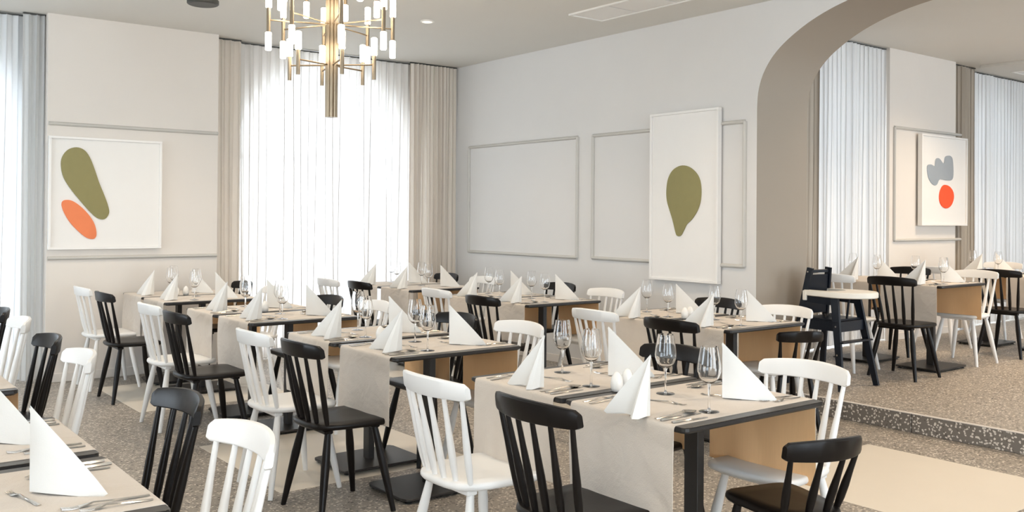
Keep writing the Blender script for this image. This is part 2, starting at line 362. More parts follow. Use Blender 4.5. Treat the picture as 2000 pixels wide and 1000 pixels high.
for i, (a, b) in enumerate(ADDED_RW):
    m = MB()
    for xx in (a, (a+b)/2-.03, b-.06): m.box(xx, xx+.06, -3.66, -3.60, .3, 2.9)
    for zz in (.3, 2.2, 2.84): m.box(a, b, -3.655, -3.605, zz, zz+.06)
    w = obj('window_%d' % (7+i), m, M['winframe']); w['kind'] = 'structure'
    obj('window_pane', MB().add([(a, -3.63, .3), (b, -3.63, .3), (b, -3.63, 2.9), (a, -3.63, 2.9)], [(0, 1, 2, 3)]), M['pane'], w)
struct('wall_right', MB().box(14.5, 14.7, -3.6, 6.3, -.1, 3.5), M['wall'])
# baseboards
def bb(name, x0, x1, y0, y1, z): struct(name, MB().bbox(x0, x1, y0, y1, z, z+.075, .003), M['wall'])
bb('baseboard_pier', 1.70, 3.175, YP-.012, YP+.002, 0)
bb('baseboard_back_left', -3.5, 1.70, YB-.012, YB+.002, 0)
bb('baseboard_back', 3.175, XS-.012, YB-.012, YB+.002, 0)
bb('baseboard_side', XS-.012, XS+.002, 4.6, YB, 0)
bb('baseboard_far_room', XS2+.012, 14.5, 5.708, 5.722, PZ)
bb('baseboard_far_pier', 9.325, 10.765, YF-.012, YF+.002, PZ)

# mouldings: half-round rail frames
tn = [2]
def rail(p0, p1, nrm, w=.032, d=.027):
    # half-round bar of width w standing proud by d along nrm
    p0, p1, nrm = Vector(p0), Vector(p1), Vector(nrm); ax = (p1-p0).normalized(); sd = ax.cross(nrm)
    sec = [(-w/2, 0), (-w/2, d*.35), (-w/3, d*.8), (-w/8, d), (w/8, d), (w/3, d*.8), (w/2, d*.35), (w/2, 0)]
    return MB().loft([[p+sd*a+nrm*b for a, b in sec] for p in (p0, p1)])
def frame_moulding(corners, nrm, closed=True):
    root = None
    k = len(corners)
    for i in range(k if closed else k-1):
        a, b = Vector(corners[i]), Vector(corners[(i+1) % k])
        mb = rail(a, b, nrm)
        if root is None:
            root = struct('trim_%d' % tn[0], mb, M['trim'], smooth=50); tn[0] += 1
        else: obj('moulding_rail', mb, M['trim'], root, smooth=50)
X = XS+.001
frame_moulding([(X, 8.50, 1.045), (X, 6.69, 1.045), (X, 6.69, 2.205), (X, 8.50, 2.205)], (-1, 0, 0))
frame_moulding([(X, 6.47, 1.05), (X, 4.70, 1.05), (X, 4.70, 2.205), (X, 6.47, 2.205)], (-1, 0, 0))
Y = YP+.001
frame_moulding([(1.715, Y, 2.195), (3.165, Y, 2.195)], (0, -1, 0), False)
frame_moulding([(1.715, Y, 1.052), (3.165, Y, 1.052)], (0, -1, 0), False)
Y = YF+.001
frame_moulding([(10.86, Y, 2.435), (9.415, Y, 2.435), (9.415, Y, 1.21), (10.86, Y, 1.21)], (0, -1, 0), False)

# ceiling fittings
def downlight(x, y, z, label):
    t = thing('ceiling_downlight', label, 'downlight', (x, y, z), 0, 'recessed ceiling downlights')
    obj('rim', MB().lathe([(.058, .012), (.062, .004), (.058, 0), (.046, 0), (.044, .006), (.044, .012)], 24), M['fixwhite'], t, smooth=40)
    obj('lens', MB().lathe([(.043, .010), (.043, .006), (.02, .005)], 20), M['downlit'], t)
DN = ['round recessed downlight in the main ceiling right of the chandelier']
for i, (x, y, z, e, col) in enumerate(DOWN):
    lamp('downlight_and_fill_lamp', 'SPOT', (x, y, z-.03), e*LAMP, col, spot_size=math.radians(130), spot_blend=1, shadow_soft_size=.05)
    if i == 0: downlight(x, y, z, DN[0])
def ceiling_panel(x0, x1, ys, z, label):
    t = thing('ceiling_light_panel', label, 'ceiling panel', ((x0+x1)/2, (ys[0]+ys[-1])/2, z))
    cx, cy = (x0+x1)/2, (ys[0]+ys[-1])/2; a, b = (x1-x0)/2, abs(ys[-1]-ys[0])/2
    m = MB()
    for q in ((-a, -a+.018, -b, b), (a-.018, a, -b, b), (-a+.018, a-.018, -b, -b+.018), (-a+.018, a-.018, b-.018, b)): m.box(*q, -.014, 0)
    obj('frame', m, M['fixwhite'], t)
    obj('backing', MB().box(-a+.016, a-.016, -b+.016, b-.016, -.002, .004), M['darkfix'], t)
    for u, v in zip(ys, ys[1:]):
        lo, hi = sorted((u-cy, v-cy))
        obj('panel', MB().bbox(-a+.02, a-.02, lo+.006, hi-.006, -.007, -.0021, .001), M['canvas'], t)
ceiling_panel(5.11, 5.49, [5.83, 5.39, 4.95, 4.51, 4.07], CZ, 'long white framed rectangular panel fitting set in the ceiling near side wall')
ceiling_panel(11.7, 12.6, [5.2, 4.75], CZ2-.035, 'white framed rectangular panel set in the raised room ceiling')
t = thing('ceiling_disc', 'dark grey round disc hanging just under the ceiling, top left', 'ceiling fixture', (2.42, 6.90, 3.0))
obj('housing', MB().lathe([(.108, .0), (.115, .006), (.115, .03), (.10, .045), (.03, .05)], 32), M['darkfix'], t, smooth=40)
obj('grille', MB().lathe([(.10, -.003), (.104, .0), (.10, .002)], 32), M['darkfix'], t)
obj('stem', MB().lathe([(.018, .05), (.018, .115), (.05, .118), (.05, .127)], 16), M['darkfix'], t)

# ------------------------------------------------------------------ artworks
def blob(poly, k=4):
    P = poly; n = len(P); out = []
    for i in range(n):
        a, b, p0, p3 = P[i], P[(i+1) % n], P[i-1], P[(i+2) % n]
        for t in [j/k for j in range(k)]:
            out.append(tuple(.5*((2*a[d])+(-p0[d]+b[d])*t+(2*p0[d]-5*a[d]+4*b[d]-p3[d])*t*t+(-p0[d]+3*a[d]-3*b[d]+p3[d])*t**3) for d in (0, 1)))
    return out
def picture(axis, a0, a1, z0, z1, wall, depth, label, shapes):
    # axis 'y': hangs on a wall facing -y (a = x);  axis 'x': on the wall facing -x (a = y)
    t = thing('framed_artwork', label, 'artwork', ((a0+a1)/2, wall, z0) if axis == 'y' else (wall, (a0+a1)/2, z0))
    ca = (a0+a1)/2; w = abs(a1-a0)/2; h = z1-z0
    def bx(mb, p, q, d0, d1, u, v, b=.002): return mb.bbox(*((p, q, d0, d1) if axis == 'y' else (d0, d1, p, q)), u, v, b)
    m = MB(); T = .02
    bx(m, -w, w, -depth, -.002, 0, T); bx(m, -w, w, -depth, -.002, h-T, h)
    bx(m, -w, -w+T, -depth, -.002, T, h-T); bx(m, w-T, w, -depth, -.002, T, h-T)
    obj('frame', m, M['white_frame'], t)
    obj('board', bx(MB(), -w+T, w-T, -depth+.018, -.004, T, h-T, .001), M['canvas'], t)
    for nm, mt, pl, lab in shapes:
        pl = blob([(p-ca, z-z0) for p, z in pl]); d1 = -depth+.0185; d0 = d1-.010
        m = MB(); cc = (sum(p[0] for p in pl)/len(pl), sum(p[1] for p in pl)/len(pl))
        inn = [(p+(cc[0]-p)*.02, z+(cc[1]-z)*.02) for p, z in pl]
        P = (lambda a, d, z: (a, d, z)) if axis == 'y' else (lambda a, d, z: (d, a, z))
        m.loft([[P(a, d1, z) for a, z in pl], [P(a, d0+.002, z) for a, z in pl], [P(a, d0, z) for a, z in inn]])
        o = obj(nm, m, M[mt], t, smooth=30); o['label'] = lab
picture('y', 1.712, 2.645, 1.125, 2.088, YP, .045, 'white framed artwork with olive and salmon ovals on the window pier', [
    ('relief_shape', 'olive', [(1.927, 2.0), (1.86, 1.975), (1.815, 1.91), (1.808, 1.83), (1.83, 1.735), (1.89, 1.635), (1.972, 1.53), (2.04, 1.45), (2.10, 1.395), (2.16, 1.385), (2.197, 1.435), (2.19, 1.50), (2.155, 1.60), (2.115, 1.70), (2.075, 1.82), (2.035, 1.92), (1.99, 1.98)], 'long olive green oval shape'),
    ('relief_shape', 'salmon', [(1.85, 1.548), (1.822, 1.535), (1.816, 1.50), (1.835, 1.44), (1.88, 1.36), (1.945, 1.285), (2.016, 1.225), (2.075, 1.215), (2.096, 1.255), (2.08, 1.34), (2.034, 1.42), (1.965, 1.495), (1.90, 1.54)], 'slanted salmon orange oval shape')])
picture('x', 5.687, 4.927, .897, 2.336, XS-.012, .05, 'tall white framed artwork with one olive drop shape on side wall', [
    ('relief_shape', 'olive', [(5.295, 1.876), (5.222, 1.852), (5.155, 1.798), (5.121, 1.734), (5.11, 1.649), (5.12, 1.564), (5.152, 1.492), (5.207, 1.424), (5.263, 1.38), (5.297, 1.328), (5.33, 1.284), (5.365, 1.279), (5.388, 1.305), (5.424, 1.414), (5.46, 1.501), (5.49, 1.58), (5.497, 1.668), (5.48, 1.765), (5.433, 1.834), (5.364, 1.87)], 'olive green drop shape')])
picture('y', 9.87, 10.90, 1.37, 2.39, YF-.022, .055, 'white framed artwork with grey cloud and red spot in raised room', [
    ('relief_shape', 'silver', [(10.0, 2.03), (10.066, 2.056), (10.133, 2.043), (10.167, 2.037), (10.178, 2.101), (10.212, 2.131), (10.269, 2.128), (10.338, 2.085), (10.372, 2.085), (10.395, 2.151), (10.465, 2.172), (10.535, 2.163), (10.571, 2.112), (10.584, 1.965), (10.55, 1.899), (10.432, 1.889), (10.294, 1.897), (10.248, 1.878), (10.214, 1.836), (10.169, 1.824), (10.09, 1.85), (10.023, 1.917)], 'grey blue cloud shape'),
    ('relief_shape', 'red', [(10.386, 1.835), (10.492, 1.821), (10.574, 1.77), (10.599, 1.699), (10.564, 1.628), (10.505, 1.586), (10.424, 1.567), (10.331, 1.59), (10.273, 1.653), (10.272, 1.734), (10.318, 1.804)], 'orange red spot shape')])

# ------------------------------------------------------------------ curtains
def curtain(x0, x1, y, z0, z1, pitch, amp, mt, label, seed=0, rows=14, taper=0, group=None):
    rnd = random.Random(seed); n = max(2, int((x1-x0)/pitch)); w = (x1-x0)/n
    ph = [rnd.uniform(-.5, .5) for _ in range(n+1)]; am = [rnd.uniform(.55, 1.25) for _ in range(n+1)]
    sk = [rnd.uniform(-1, 1) for _ in range(n+1)]
    K = 10; m = MB(); cols = n*K+1
    for r in range(rows+1):
        v = r/rows; z = z0+(z1-z0)*v
        for c in range(cols):
            i = min(c//K, n-1); t = (c-i*K)/K
            # pinched tight at the top, looser and wandering below
            a = amp*(am[i]*(1-t)+am[min(i+1, n)]*t)*(.72+.28*math.sin(2.2*(1-v)+i))
            xx = x0+(i+t)*w
            drift = (1-v)*.35*w*((sk[i]*(1-t)+sk[min(i+1, n)]*t)+.7*math.sin(i*1.7+2.6*v))
            edge = min(1, (i+t)/1.5, (n-i-t)/1.5)
            off = a*math.sin(2*pi*t+ph[i]*(1-t)*.9+ph[min(i+1, n)]*t*.9)
            off += .25*a*math.sin(4*pi*t+i*1.3)
            m.v.append((xx+drift*edge+.30*w*math.sin(4*pi*t)*.5, y+off, z))
    for r in range(rows):
        for c in range(cols-1):
            a = r*cols+c; m.f.append([a, a+1, a+cols+1, a+cols]); m.m.append(0)
    me = bpy.data.meshes.new('curtain'); me.from_pydata(m.v, [], m.f); me.materials.append(mt)
    me.polygons.foreach_set('use_smooth', [True]*len(me.polygons)); me.update()
    t = thing('curtain', label, 'curtain', ((x0+x1)/2, y, z0), 0, group)
    me.transform(Matrix.Translation((-(x0+x1)/2, -y, -z0)))
    link('cloth', me, t)
    obj('curtain_track', MB().box(-(x1-x0)/2, (x1-x0)/2, -.012, .012, z1-z0, z1-z0+.012), M['darkfix'], t)
G = 'floor-length window curtains'
curtain(3.30, 5.47, 8.80, .02, CZ-.02, .088, .022, M['sheer'], 'white sheer curtain over the bright arched window behind the chandelier', 3, group=G)
curtain(5.36, 5.975, 8.74, .02, CZ-.014, .050, .034, M['drape'], 'taupe pleated drape in the corner beside the side wall', 5, group=G)
curtain(3.18, 3.44, 8.74, .02, CZ-.014, .075, .022, M['drape'], 'narrow pale drape right of the olive and salmon artwork pier', 6, group=G)
curtain(-.5, 1.62, 8.80, .02, CZ-.02, .088, .022, M['sheer1'], 'white sheer curtain over the window at the left picture edge', 8, group=G)
curtain(1.53, 1.705, 8.70, .02, CZ-.014, .058, .026, M['pale_drape'], 'pale grey drape hanging left of the olive and salmon artwork', 9, group=G)
curtain(8.02, 9.325, 5.45, PZ+.02, CZ2-.02, .078, .028, M['sheer2'], 'white sheer curtain seen through the arch, left of the pier', 12, group=G)
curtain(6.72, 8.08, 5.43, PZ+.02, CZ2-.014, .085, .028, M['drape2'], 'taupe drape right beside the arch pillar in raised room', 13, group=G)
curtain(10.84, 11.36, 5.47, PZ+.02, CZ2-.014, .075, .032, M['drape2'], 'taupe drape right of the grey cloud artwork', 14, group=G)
curtain(11.27, 13.4, 5.58, PZ+.02, CZ2-.02, .085, .026, M['sheer2'], 'white sheer curtain at the right picture edge', 15, group=G)

# ------------------------------------------------------------------ chandelier
CH = (2.755, 5.46, 2.065)
t = thing('chandelier', 'brass tube chandelier with lit frosted glass cylinders hanging in the middle', 'chandelier', CH)
m = MB()
top = CZ-CH[2]
for k in range(8):
    a = 2*pi*k/8+.3; m.tube([(.028*math.cos(a), .028*math.sin(a), 0), (.028*math.cos(a), .028*math.sin(a), top-.02)], .0125, 10)
m.tube([(0, 0, .002), (0, 0, top-.02)], .02, 10)
obj('stem', m, M['brass'], t, smooth=40)
obj('canopy', MB().lathe([(.09, top), (.09, top-.02), (.06, top-.03), (.03, top-.035)], 28), M['brass'], t, smooth=30)
def tier(zh, n, rad, both, ph, th=.155, gl=.115, up=0.0):
    for k in range(n):
        a = ph+2*pi*k/n; ca, sa = math.cos(a), math.sin(a)
        arm = obj('arm', MB().tube([(.035*ca, .035*sa, zh), (rad*ca, rad*sa, zh+up)], .0052, 8), M['brass'], t, smooth=40)
        zc = zh+up
        lo = zc-th*.62 if not both else zc-th/2
        tube = obj('lamp_holder', MB().tube([(rad*ca, rad*sa, lo), (rad*ca, rad*sa, lo+th)], .0125, 12), M['brass'], t, smooth=40)
        def gm(z0, z1): return MB().lathe([(.015, z0), (.0195, z0+.004), (.0195, z1-.004), (.015, z1)], 14, (rad*ca, rad*sa, 0))
        obj('glass_cylinder', gm(lo+th, lo+th+gl), M['bulb'], tube, smooth=40)
        if both: obj('glass_cylinder', gm(lo-gl, lo), M['bulb'], tube, smooth=40)
tier(.337, 6, .28, False, math.radians(-17-26.8))
tier(.60, 8, .398, True, math.radians(8-26.8))
tier(.875, 8, .34, True, math.radians(30-26.8), th=.14, gl=.11)
# ------------------------------------------------------------------ chair
def seat_outline(n=40, hw=.212, back=.178, x0=-.2, x1=.2, s=1.0):
    pts = []
    for i in range(n):
        a = 2*pi*i/n; c, d = math.cos(a), math.sin(a)
        e = .36 if c > 0 else .62
        X_ = (abs(c)**e)*(1 if c > 0 else -1); Y_ = (abs(d)**(.36 if c > 0 else .60))*(1 if d > 0 else -1)
        w = back+(hw-back)*((X_+1)/2)
        pts.append((X_*(x1 if X_ > 0 else -x0)*s, Y_*w*s))
    return pts
def make_chair(paint, crest_z=.84, w=1.0, low=False):
    R = bpy.data.objects.new('spindle_chair', None); C.objects.link(R)
    mt = M[paint]
    m = MB()
    def ring(s, z): return [(x*s, y*s*w, z) for x, y in seat_outline(x1=(.17 if low else .2))]
    m.loft([ring(.90, .420), ring(.965, .423), ring(1.0, .432), ring(1.0, .440), ring(.985, .448), ring(.95, .452), ring(.6, .4505), ring(.2, .449)])
    obj('seat', m, mt, R, smooth=50)
    for sx in (-1, 1):
        obj('seat_cleat', MB().bbox(sx*.125-.022, sx*.125+.022, -.15*w, .15*w, .402, .4205, .004), mt, R)
        for sy in (-1, 1):
            t0 = Vector((sx*.125, sy*.135*w, .405)); t1 = Vector((sx*.192, sy*.206*w, 0))
            L_ = [t0.lerp(t1, q) for q in (0, .12, .35, .6, 1)]
            obj('leg', MB().tube(L_, [.0145, .017, .021, .0185, .0125], 12), mt, R, smooth=40)
    # crest rail: curved in plan, arched on top
    hy = .212*w; N_ = 18; ct = crest_z
    cx = lambda y: -.252+.058*(y/hy)**2
    rings = []
    for i in range(N_+1):
        u_ = -1+2*i/N_; y = hy*(1 if u_ > 0 else -1)*(1-(1-abs(u_))**1.25); q = abs(y/hy)
        zt = ct-.015*q**2.2; zb = ct-.074-.001*q**2
        e = .005 if q > .99 else 0
        th = .0125
        x = cx(y); tl = .16  # backward tilt of the rail
        def P(dx, z): return (x+dx-(z-(ct-.05))*tl, y, z)
        zt -= e*2; zb += e*1.5
        rings.append([P(-th, zb+.004), P(-th+.003, zb), P(th-.003, zb), P(th, zb+.004), P(th*.9, zt-.007), P(th*.5, zt), P(-th*.5, zt), P(-th*.9, zt-.007)])
    obj('crest_rail', MB().loft(rings), mt, R, smooth=35)
    n = 4 if low else 6
    for i in range(n):
        u = -1+2*i/(n-1)
        yb, yt = u*.152*w, u*.186*w
        a = Vector((-.172+.035*u*u, yb, .446)); b = Vector((cx(yt)+.004, yt, ct-.066))
        L_ = [a.lerp(b, q) for q in (0, .2, .42, .7, 1)]
        obj('spindle', MB().tube(L_, [.0105, .014, .014, .0105, .0085], 10), mt, R, smooth=40)
    return R
CH_B = make_chair('black'); CH_W = make_chair('whitew'); CH_L = make_chair('black', .715, .74, True)
used = set()
def place_chair(kind, x, y, rz, label, z=0.0):
    p = {'b': CH_B, 'w': CH_W, 'l': CH_L}[kind]
    o = p if kind not in used else copy_tree(p)
    used.add(kind)
    tag(o, label, 'chair', {'b': 'black spindle-back dining chairs', 'w': 'white spindle-back dining chairs', 'l': 'low-backed black chairs at table heads'}[kind])
    o.location = (x, y, z); o.rotation_euler = (0, 0, rz)
ORD = ['first', 'second', 'third', 'fourth', 'fifth', 'sixth', 'seventh', 'eighth']
ROW = {'L': 'of the left row', 'A': 'of the middle row', 'B': 'of the right row', 'C': 'in the raised room'}
def tname(row, i): return '%s table %s' % (ORD[i], ROW[row])
def chair_at(row, i, side, kind, cx, cy, rz=0, z=0):
    # cx,cy = middle of the crest rail
    colr = 'black' if kind == 'b' else 'white'
    fx = 1 if side == 'left' else -1
    a = (0 if side == 'left' else pi)+rz
    x = cx+.252*math.cos(a); y_ = cy+.252*math.sin(a)
    place_chair(kind, x, y_, a, '%s spindle-back chair at %s side of the %s' % (colr, side, tname(row, i)), z)

# ------------------------------------------------------------------ table
TW, TD, TH = .385, .298, .75      # half length along x, half width along y, height
def rrect(hx, hy, c): return [(hx-c, -hy), (hx-c*.3, -hy+c*.3), (hx, -hy+c), (hx, hy-c), (hx-c*.3, hy-c*.3), (hx-c, hy), (-hx+c, hy), (-hx+c*.3, hy-c*.3), (-hx, hy-c), (-hx, -hy+c), (-hx+c*.3, -hy+c*.3), (-hx+c, -hy)]
def make_table():
    R = bpy.data.objects.new('dining_table', None); C.objects.link(R)
    def rg(i, z, hx=TW, hy=TD, c=.018): return [(a*(1-i/hx), b*(1-i/hy), z) for a, b in rrect(hx, hy, c)]
    tm = MB(); tm.loft([rg(.003, TH-.0035), rg(.0015, TH-.0012), rg(.003, TH)])
    tm.cur = 1; tm.loft([rg(.010, TH-.022), rg(.0, TH-.014), rg(0, TH-.003)])
    obj('tabletop', tm, [M['tabletop'], M['tmetal']], R)
    obj('column', MB().bbox(-.0185, .0185, -.033, .033, .026, TH-.03, .002), M['tmetal'], R)
    obj('mount_plate', MB().bbox(-.15, .15, -.06, .06, TH-.03, TH-.0225, .002), M['tmetal'], R)
    obj('base_plate', MB().loft([rg(.003, .014, .262, .2, .04), rg(0, .017, .262, .2, .04), rg(0, .024, .262, .2, .04), rg(.003, .027, .262, .2, .04)]), M['tmetal'], R)
    for sx in (-1, 1):
        for sy in (-1, 1):
            obj('levelling_foot', MB().lathe([(.018, 0), (.018, .004), (.008, .006), (.008, .0145)], 12, (sx*.225, sy*.165, 0)), M['footpad'], R)
    return R
TAB = make_table(); tab_used = False
def make_runner(seed, hw=.253, drop=.315):
    rnd = random.Random(seed); ny = 26; m = MB()
    r = .012; xe = TW+.004
    path = []   # (x, z, s) going from the left hem over the table to the right hem
    hang = 12
    for i in range(hang+1): path.append((-xe-.001, TH-.012-drop*(1-i/hang), -(1-i/hang)))
    for a in (30, 60): path.append((-xe-.001+r*(1-math.cos(math.radians(a))), TH-.012+(.0142)*math.sin(math.radians(a)), 0))
    nx = 10
    for i in range(nx+1): path.append((-xe+r+(2*xe-2*r)*i/nx, TH+.0018, 0))
    for a in (60, 30): path.append((xe+.001-r*(1-math.cos(math.radians(a))), TH-.012+(.0142)*math.sin(math.radians(a)), 0))
    for i in range(hang+1): path.append((xe+.001, TH-.012-drop*(i/hang), i/hang))
    p1, p2, p3 = [rnd.uniform(0, 6.28) for _ in range(3)]; k1, k2 = rnd.uniform(9, 14), rnd.uniform(22, 32)
    top = []; bot = []
    for j in range(ny+1):
        y = -hw+2*hw*j/ny; a = []; b = []
        for x, z, s in path:
            q = abs(s); sg = -1 if s < 0 else 1
            dx = q**1.3*(.010*math.sin(k1*y+p1+sg)+.005*math.sin(k2*y+p2+3*q)+.006*math.sin(5*q+p3))
            dx = abs(dx)*.6+dx*.4 if q else 0
            dz = q*(.006*math.sin(6*y+p2*sg)) if q else 0
            flare = 1+.012*q*math.sin(p3+sg)
            a.append((x+sg*(dx+.0022 if q else 0), y*flare, z+dz))
            if q: b.append((x+sg*(dx+.0002), y*flare, z+dz))
            else: b.append((x, y, z-.0014))
        top.append(a); bot.append(b)
    n = len(path)
    for j in range(ny):
        for i in range(n-1):
            m.cur = 0; m.add([top[j][i], top[j+1][i], top[j+1][i+1], top[j][i+1]], [(0, 1, 2, 3)])
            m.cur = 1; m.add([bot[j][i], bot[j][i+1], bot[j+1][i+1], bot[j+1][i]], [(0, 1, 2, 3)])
    m.cur = 0
    for j in (0, ny):
        for i in range(n-1): m.add([top[j][i], top[j][i+1], bot[j][i+1], bot[j][i]], [(0, 1, 2, 3)])
    for i in (0, n-1):
        for j in range(ny): m.add([top[j][i], top[j+1][i], bot[j+1][i], bot[j][i]], [(0, 1, 2, 3)])
    me = bpy.data.meshes.new('table_runner'); me.from_pydata(m.v, [], m.f)
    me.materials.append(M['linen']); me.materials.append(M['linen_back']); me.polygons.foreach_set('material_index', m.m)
    import bmesh
    b = bmesh.new(); b.from_mesh(me); bmesh.ops.remove_doubles(b, verts=b.verts[:], dist=1e-5); bmesh.ops.recalc_face_normals(b, faces=b.faces[:]); b.to_mesh(me); b.free()
    me.polygons.foreach_set('use_smooth', [True]*len(me.polygons)); me.set_sharp_from_angle(angle=math.radians(50)); me.update()
    return me
RUN = [make_runner(s) for s in (1, 2, 3, 4)]

# napkin: a standing folded pyramid, apex above the origin, opening towards the guest on the left
def make_napkin():
    m = MB(); h = .212
    A = Vector((0, 0, h)); base = [(0, 0), (-.03, -.010), (-.064, -.004), (-.080, .012), (-.070, .026), (-.040, .030), (-.026, .044), (-.046, .09), (-.070, .150), (-.040, .105), (-.012, .05)]
    n = len(base); K = 6; out = []; inn = []
    for k in range(K+1):
        q = k/K; w = 1-q
        out.append([Vector((x*w*(1+.04*math.sin(pi*q)), y*w*(1+.04*math.sin(pi*q)), h*q+.004*w*math.sin(i*1.9))) for i, (x, y) in enumerate(base)])
    for k in range(K):
        for i in range(n):
            j = (i+1) % n
            if k < K-1: m.add([out[k][i], out[k][j], out[k+1][j], out[k+1][i]], [(0, 1, 2, 3)])
            else: m.add([out[k][i], out[k][j], A], [(0, 1, 2)])
    import bmesh
    me = bpy.data.meshes.new('folded_napkin'); me.from_pydata([tuple(v) for v in m.v], [], m.f); me.materials.append(M['napkin'])
    b = bmesh.new(); b.from_mesh(me); bmesh.ops.remove_doubles(b, verts=b.verts[:], dist=1e-5)
    zmin = min(v.co.z for v in b.verts)
    for v in b.verts: v.co.z -= zmin*(1-v.co.z/h)
    bmesh.ops.recalc_face_normals(b, faces=b.faces[:])
    bmesh.ops.solidify(b, geom=b.faces[:], thickness=.0016)
    b.to_mesh(me); b.free()
    me.polygons.foreach_set('use_smooth', [True]*len(me.polygons)); me.set_sharp_from_angle(angle=math.radians(28)); me.update()
    return me
NAP = make_napkin()
def make_glass():
    R = bpy.data.objects.new('wine_glass', None); C.objects.link(R)
    outer = [(.036, .0), (.036, .0012), (.02, .0035), (.006, .006), (.0042, .012), (.0036, .05), (.0040, .085), (.0075, .097)]
    obj('stem_and_foot', MB().lathe(outer, 18), M['glass'], R, smooth=50)
    bo = [(.0075, .097), (.02, .104), (.033, .118), (.0405, .138), (.0415, .152), (.039, .178), (.034, .208), (.0305, .228)]
    bi = [(r-.0012, z+.0003) for r, z in reversed(bo[1:])]+[(.004, .101)]
    m = MB(); rings = [[(r*math.cos(2*pi*k/28), r*math.sin(2*pi*k/28), z) for k in range(28)] for r, z in bo+bi]
    m.loft(rings, cap=False)
    obj('bowl', m, M['glass'], R, smooth=60)
    return R
GLASS = make_glass(); glass_used = False
def egg_mesh():
    p = [(.014, 0), (.021, .002), (.0245, .015), (.0255, .028), (.024, .044), (.019, .060), (.011, .072), (.004, .0765), (.0008, .077)]
    return MB().lathe(p, 20).mesh('shaker', M['ceramic'], 60)
EGG = egg_mesh()
def cutlery_mesh(kind):
    # lies along +x, handle end at the origin
    m = MB(); Z = .0
    def strip(sec):   # sections (x, half width, z_bottom, thickness)
        rings = [[(x, -w, z+t*.3), (x, -w*.6, z), (x, w*.6, z), (x, w, z+t*.3), (x, w*.6, z+t), (x, -w*.6, z+t)] for x, w, z, t in sec]
        m.loft(rings)
    if kind in ('knife', 'small_knife'):
        L_ = .21 if kind == 'knife' else .17
        strip([(0, .0045, 0, .006), (.01, .0065, 0, .007), (L_*.5, .0052, .0, .0055), (L_*.54, .0085, .0, .002), (L_*.8, .0092, 0, .0015), (L_*.96, .006, 0, .0012), (L_, .0012, 0, .001)])
    elif kind == 'spoon':
        strip([(0, .006, .0, .0035), (.02, .0068, 0, .0035), (.08, .0038, .004, .003), (.125, .0032, .009, .003), (.14, .006, .008, .003)])
        rows = []
        for i in range(9):
            q = i/8; x = .136+.062*q; w = .0205*math.sin(pi*(.06+.9*q)**.85)+.001; d = .009*math.sin(pi*min(1, q*1.0+.02))
            rows.append([(x, w*c, .0105-.004*q-d*(1-c*c)*1.0+.002) for c in (-1, -.6, -.2, .2, .6, 1)])
        mn = min(p[2] for r in rows for p in r)
        rows = [[(a, b, c-mn+.0008) for a, b, c in r] for r in rows]
        lo = [[(a, b, max(0, c-.0012)) for a, b, c in r] for r in rows]
        m.loft([r+list(reversed(l)) for r, l in zip(rows, lo)])
    else:
        s = 1.0 if kind == 'fork' else .82
        strip([(0, .006*s, 0, .0032), (.02*s, .0068*s, 0, .0032), (.08*s, .0036*s, .003, .003), (.125*s, .0034*s, .006, .0028), (.142*s, .0105*s, .003, .002), (.158*s, .0115*s, .001, .0018)])
        for k in range(4):
            yy = (-.0087+.0058*k)*s
            m.loft([[(x, yy-.0014*s, z), (x, yy+.0014*s, z), (x, yy+.0012*s, z+.0016), (x, yy-.0012*s, z+.0016)] for x, z in ((.155*s, .001), (.175*s, .0), (.195*s, .003))])
    return m.mesh(kind, M['steel'], 40)
CUT = {k: cutlery_mesh(k) for k in ('knife', 'small_knife', 'spoon', 'fork', 'small_fork')}
PRETTY = {'knife': 'dinner knife', 'small_knife': 'small knife', 'spoon': 'soup spoon', 'fork': 'dinner fork', 'small_fork': 'small fork'}
ZT = TH+.0022
rj = random.Random(11)
def place_setting(row, i, side, cx, cy, z0, cut=True, dn=(0, 0), nr=0, nap=True):
    s = 1 if side == 'left' else -1
    def P(x, y): return (cx+s*x, cy+s*y)
    base = 0 if side == 'left' else pi
    where = '%s place, %s' % (side, tname(row, i))
    jx, jy, jr = rj.uniform(-.008, .008), rj.uniform(-.008, .008), rj.uniform(-.06, .06)
    # napkin (measured separately for the two sides)
    if nap:
        n = link('folded_napkin', NAP)
        if side == 'left': px, py = cx-.315+dn[0], cy-.105+dn[1]
        else: px, py = cx+.095+dn[0], cy-.045+dn[1]
        n.location = (px+jx, py+jy, z0+ZT); n.rotation_euler = (0, 0, base+jr+nr+(0 if side == 'left' else .35))
        if side == 'right': n.scale = (1.2, 1.2, 1.0)
        elif row != 'A' or i > 1: n.scale = (1.28, 1.22, 1.0)
        tag(n, 'white napkin folded into a standing pyramid, %s' % where, 'napkin', 'folded napkins on the tables')
    if not cut: return
    for kind, x, y, a in (('spoon', -.365, -.148, -.03), ('knife', -.372, -.182, .02), ('small_knife', -.372, -.222, -.02), ('fork', -.368, .165, .02), ('small_fork', -.362, .205, -.03)):
        q = P(x+rj.uniform(-.006, .006), y+rj.uniform(-.004, .004)); o = link(kind if kind != 'knife' else 'dinner_knife', CUT[kind])
        o.location = (q[0], q[1], z0+ZT); o.rotation_euler = (0, 0, base+a+rj.uniform(-.05, .05))
        tag(o, 'steel %s laid flat, %s' % (PRETTY[kind], where), 'cutlery', 'cutlery laid on the tables')
    q = P(-.145, .10); o = link('dessert_fork', CUT['small_fork']); o.location = (q[0], q[1], z0+ZT); o.rotation_euler = (0, 0, base-pi/2+.2+rj.uniform(-.08, .08))
    tag(o, 'steel dessert fork lying crosswise, %s' % where, 'cutlery', 'cutlery laid on the tables')
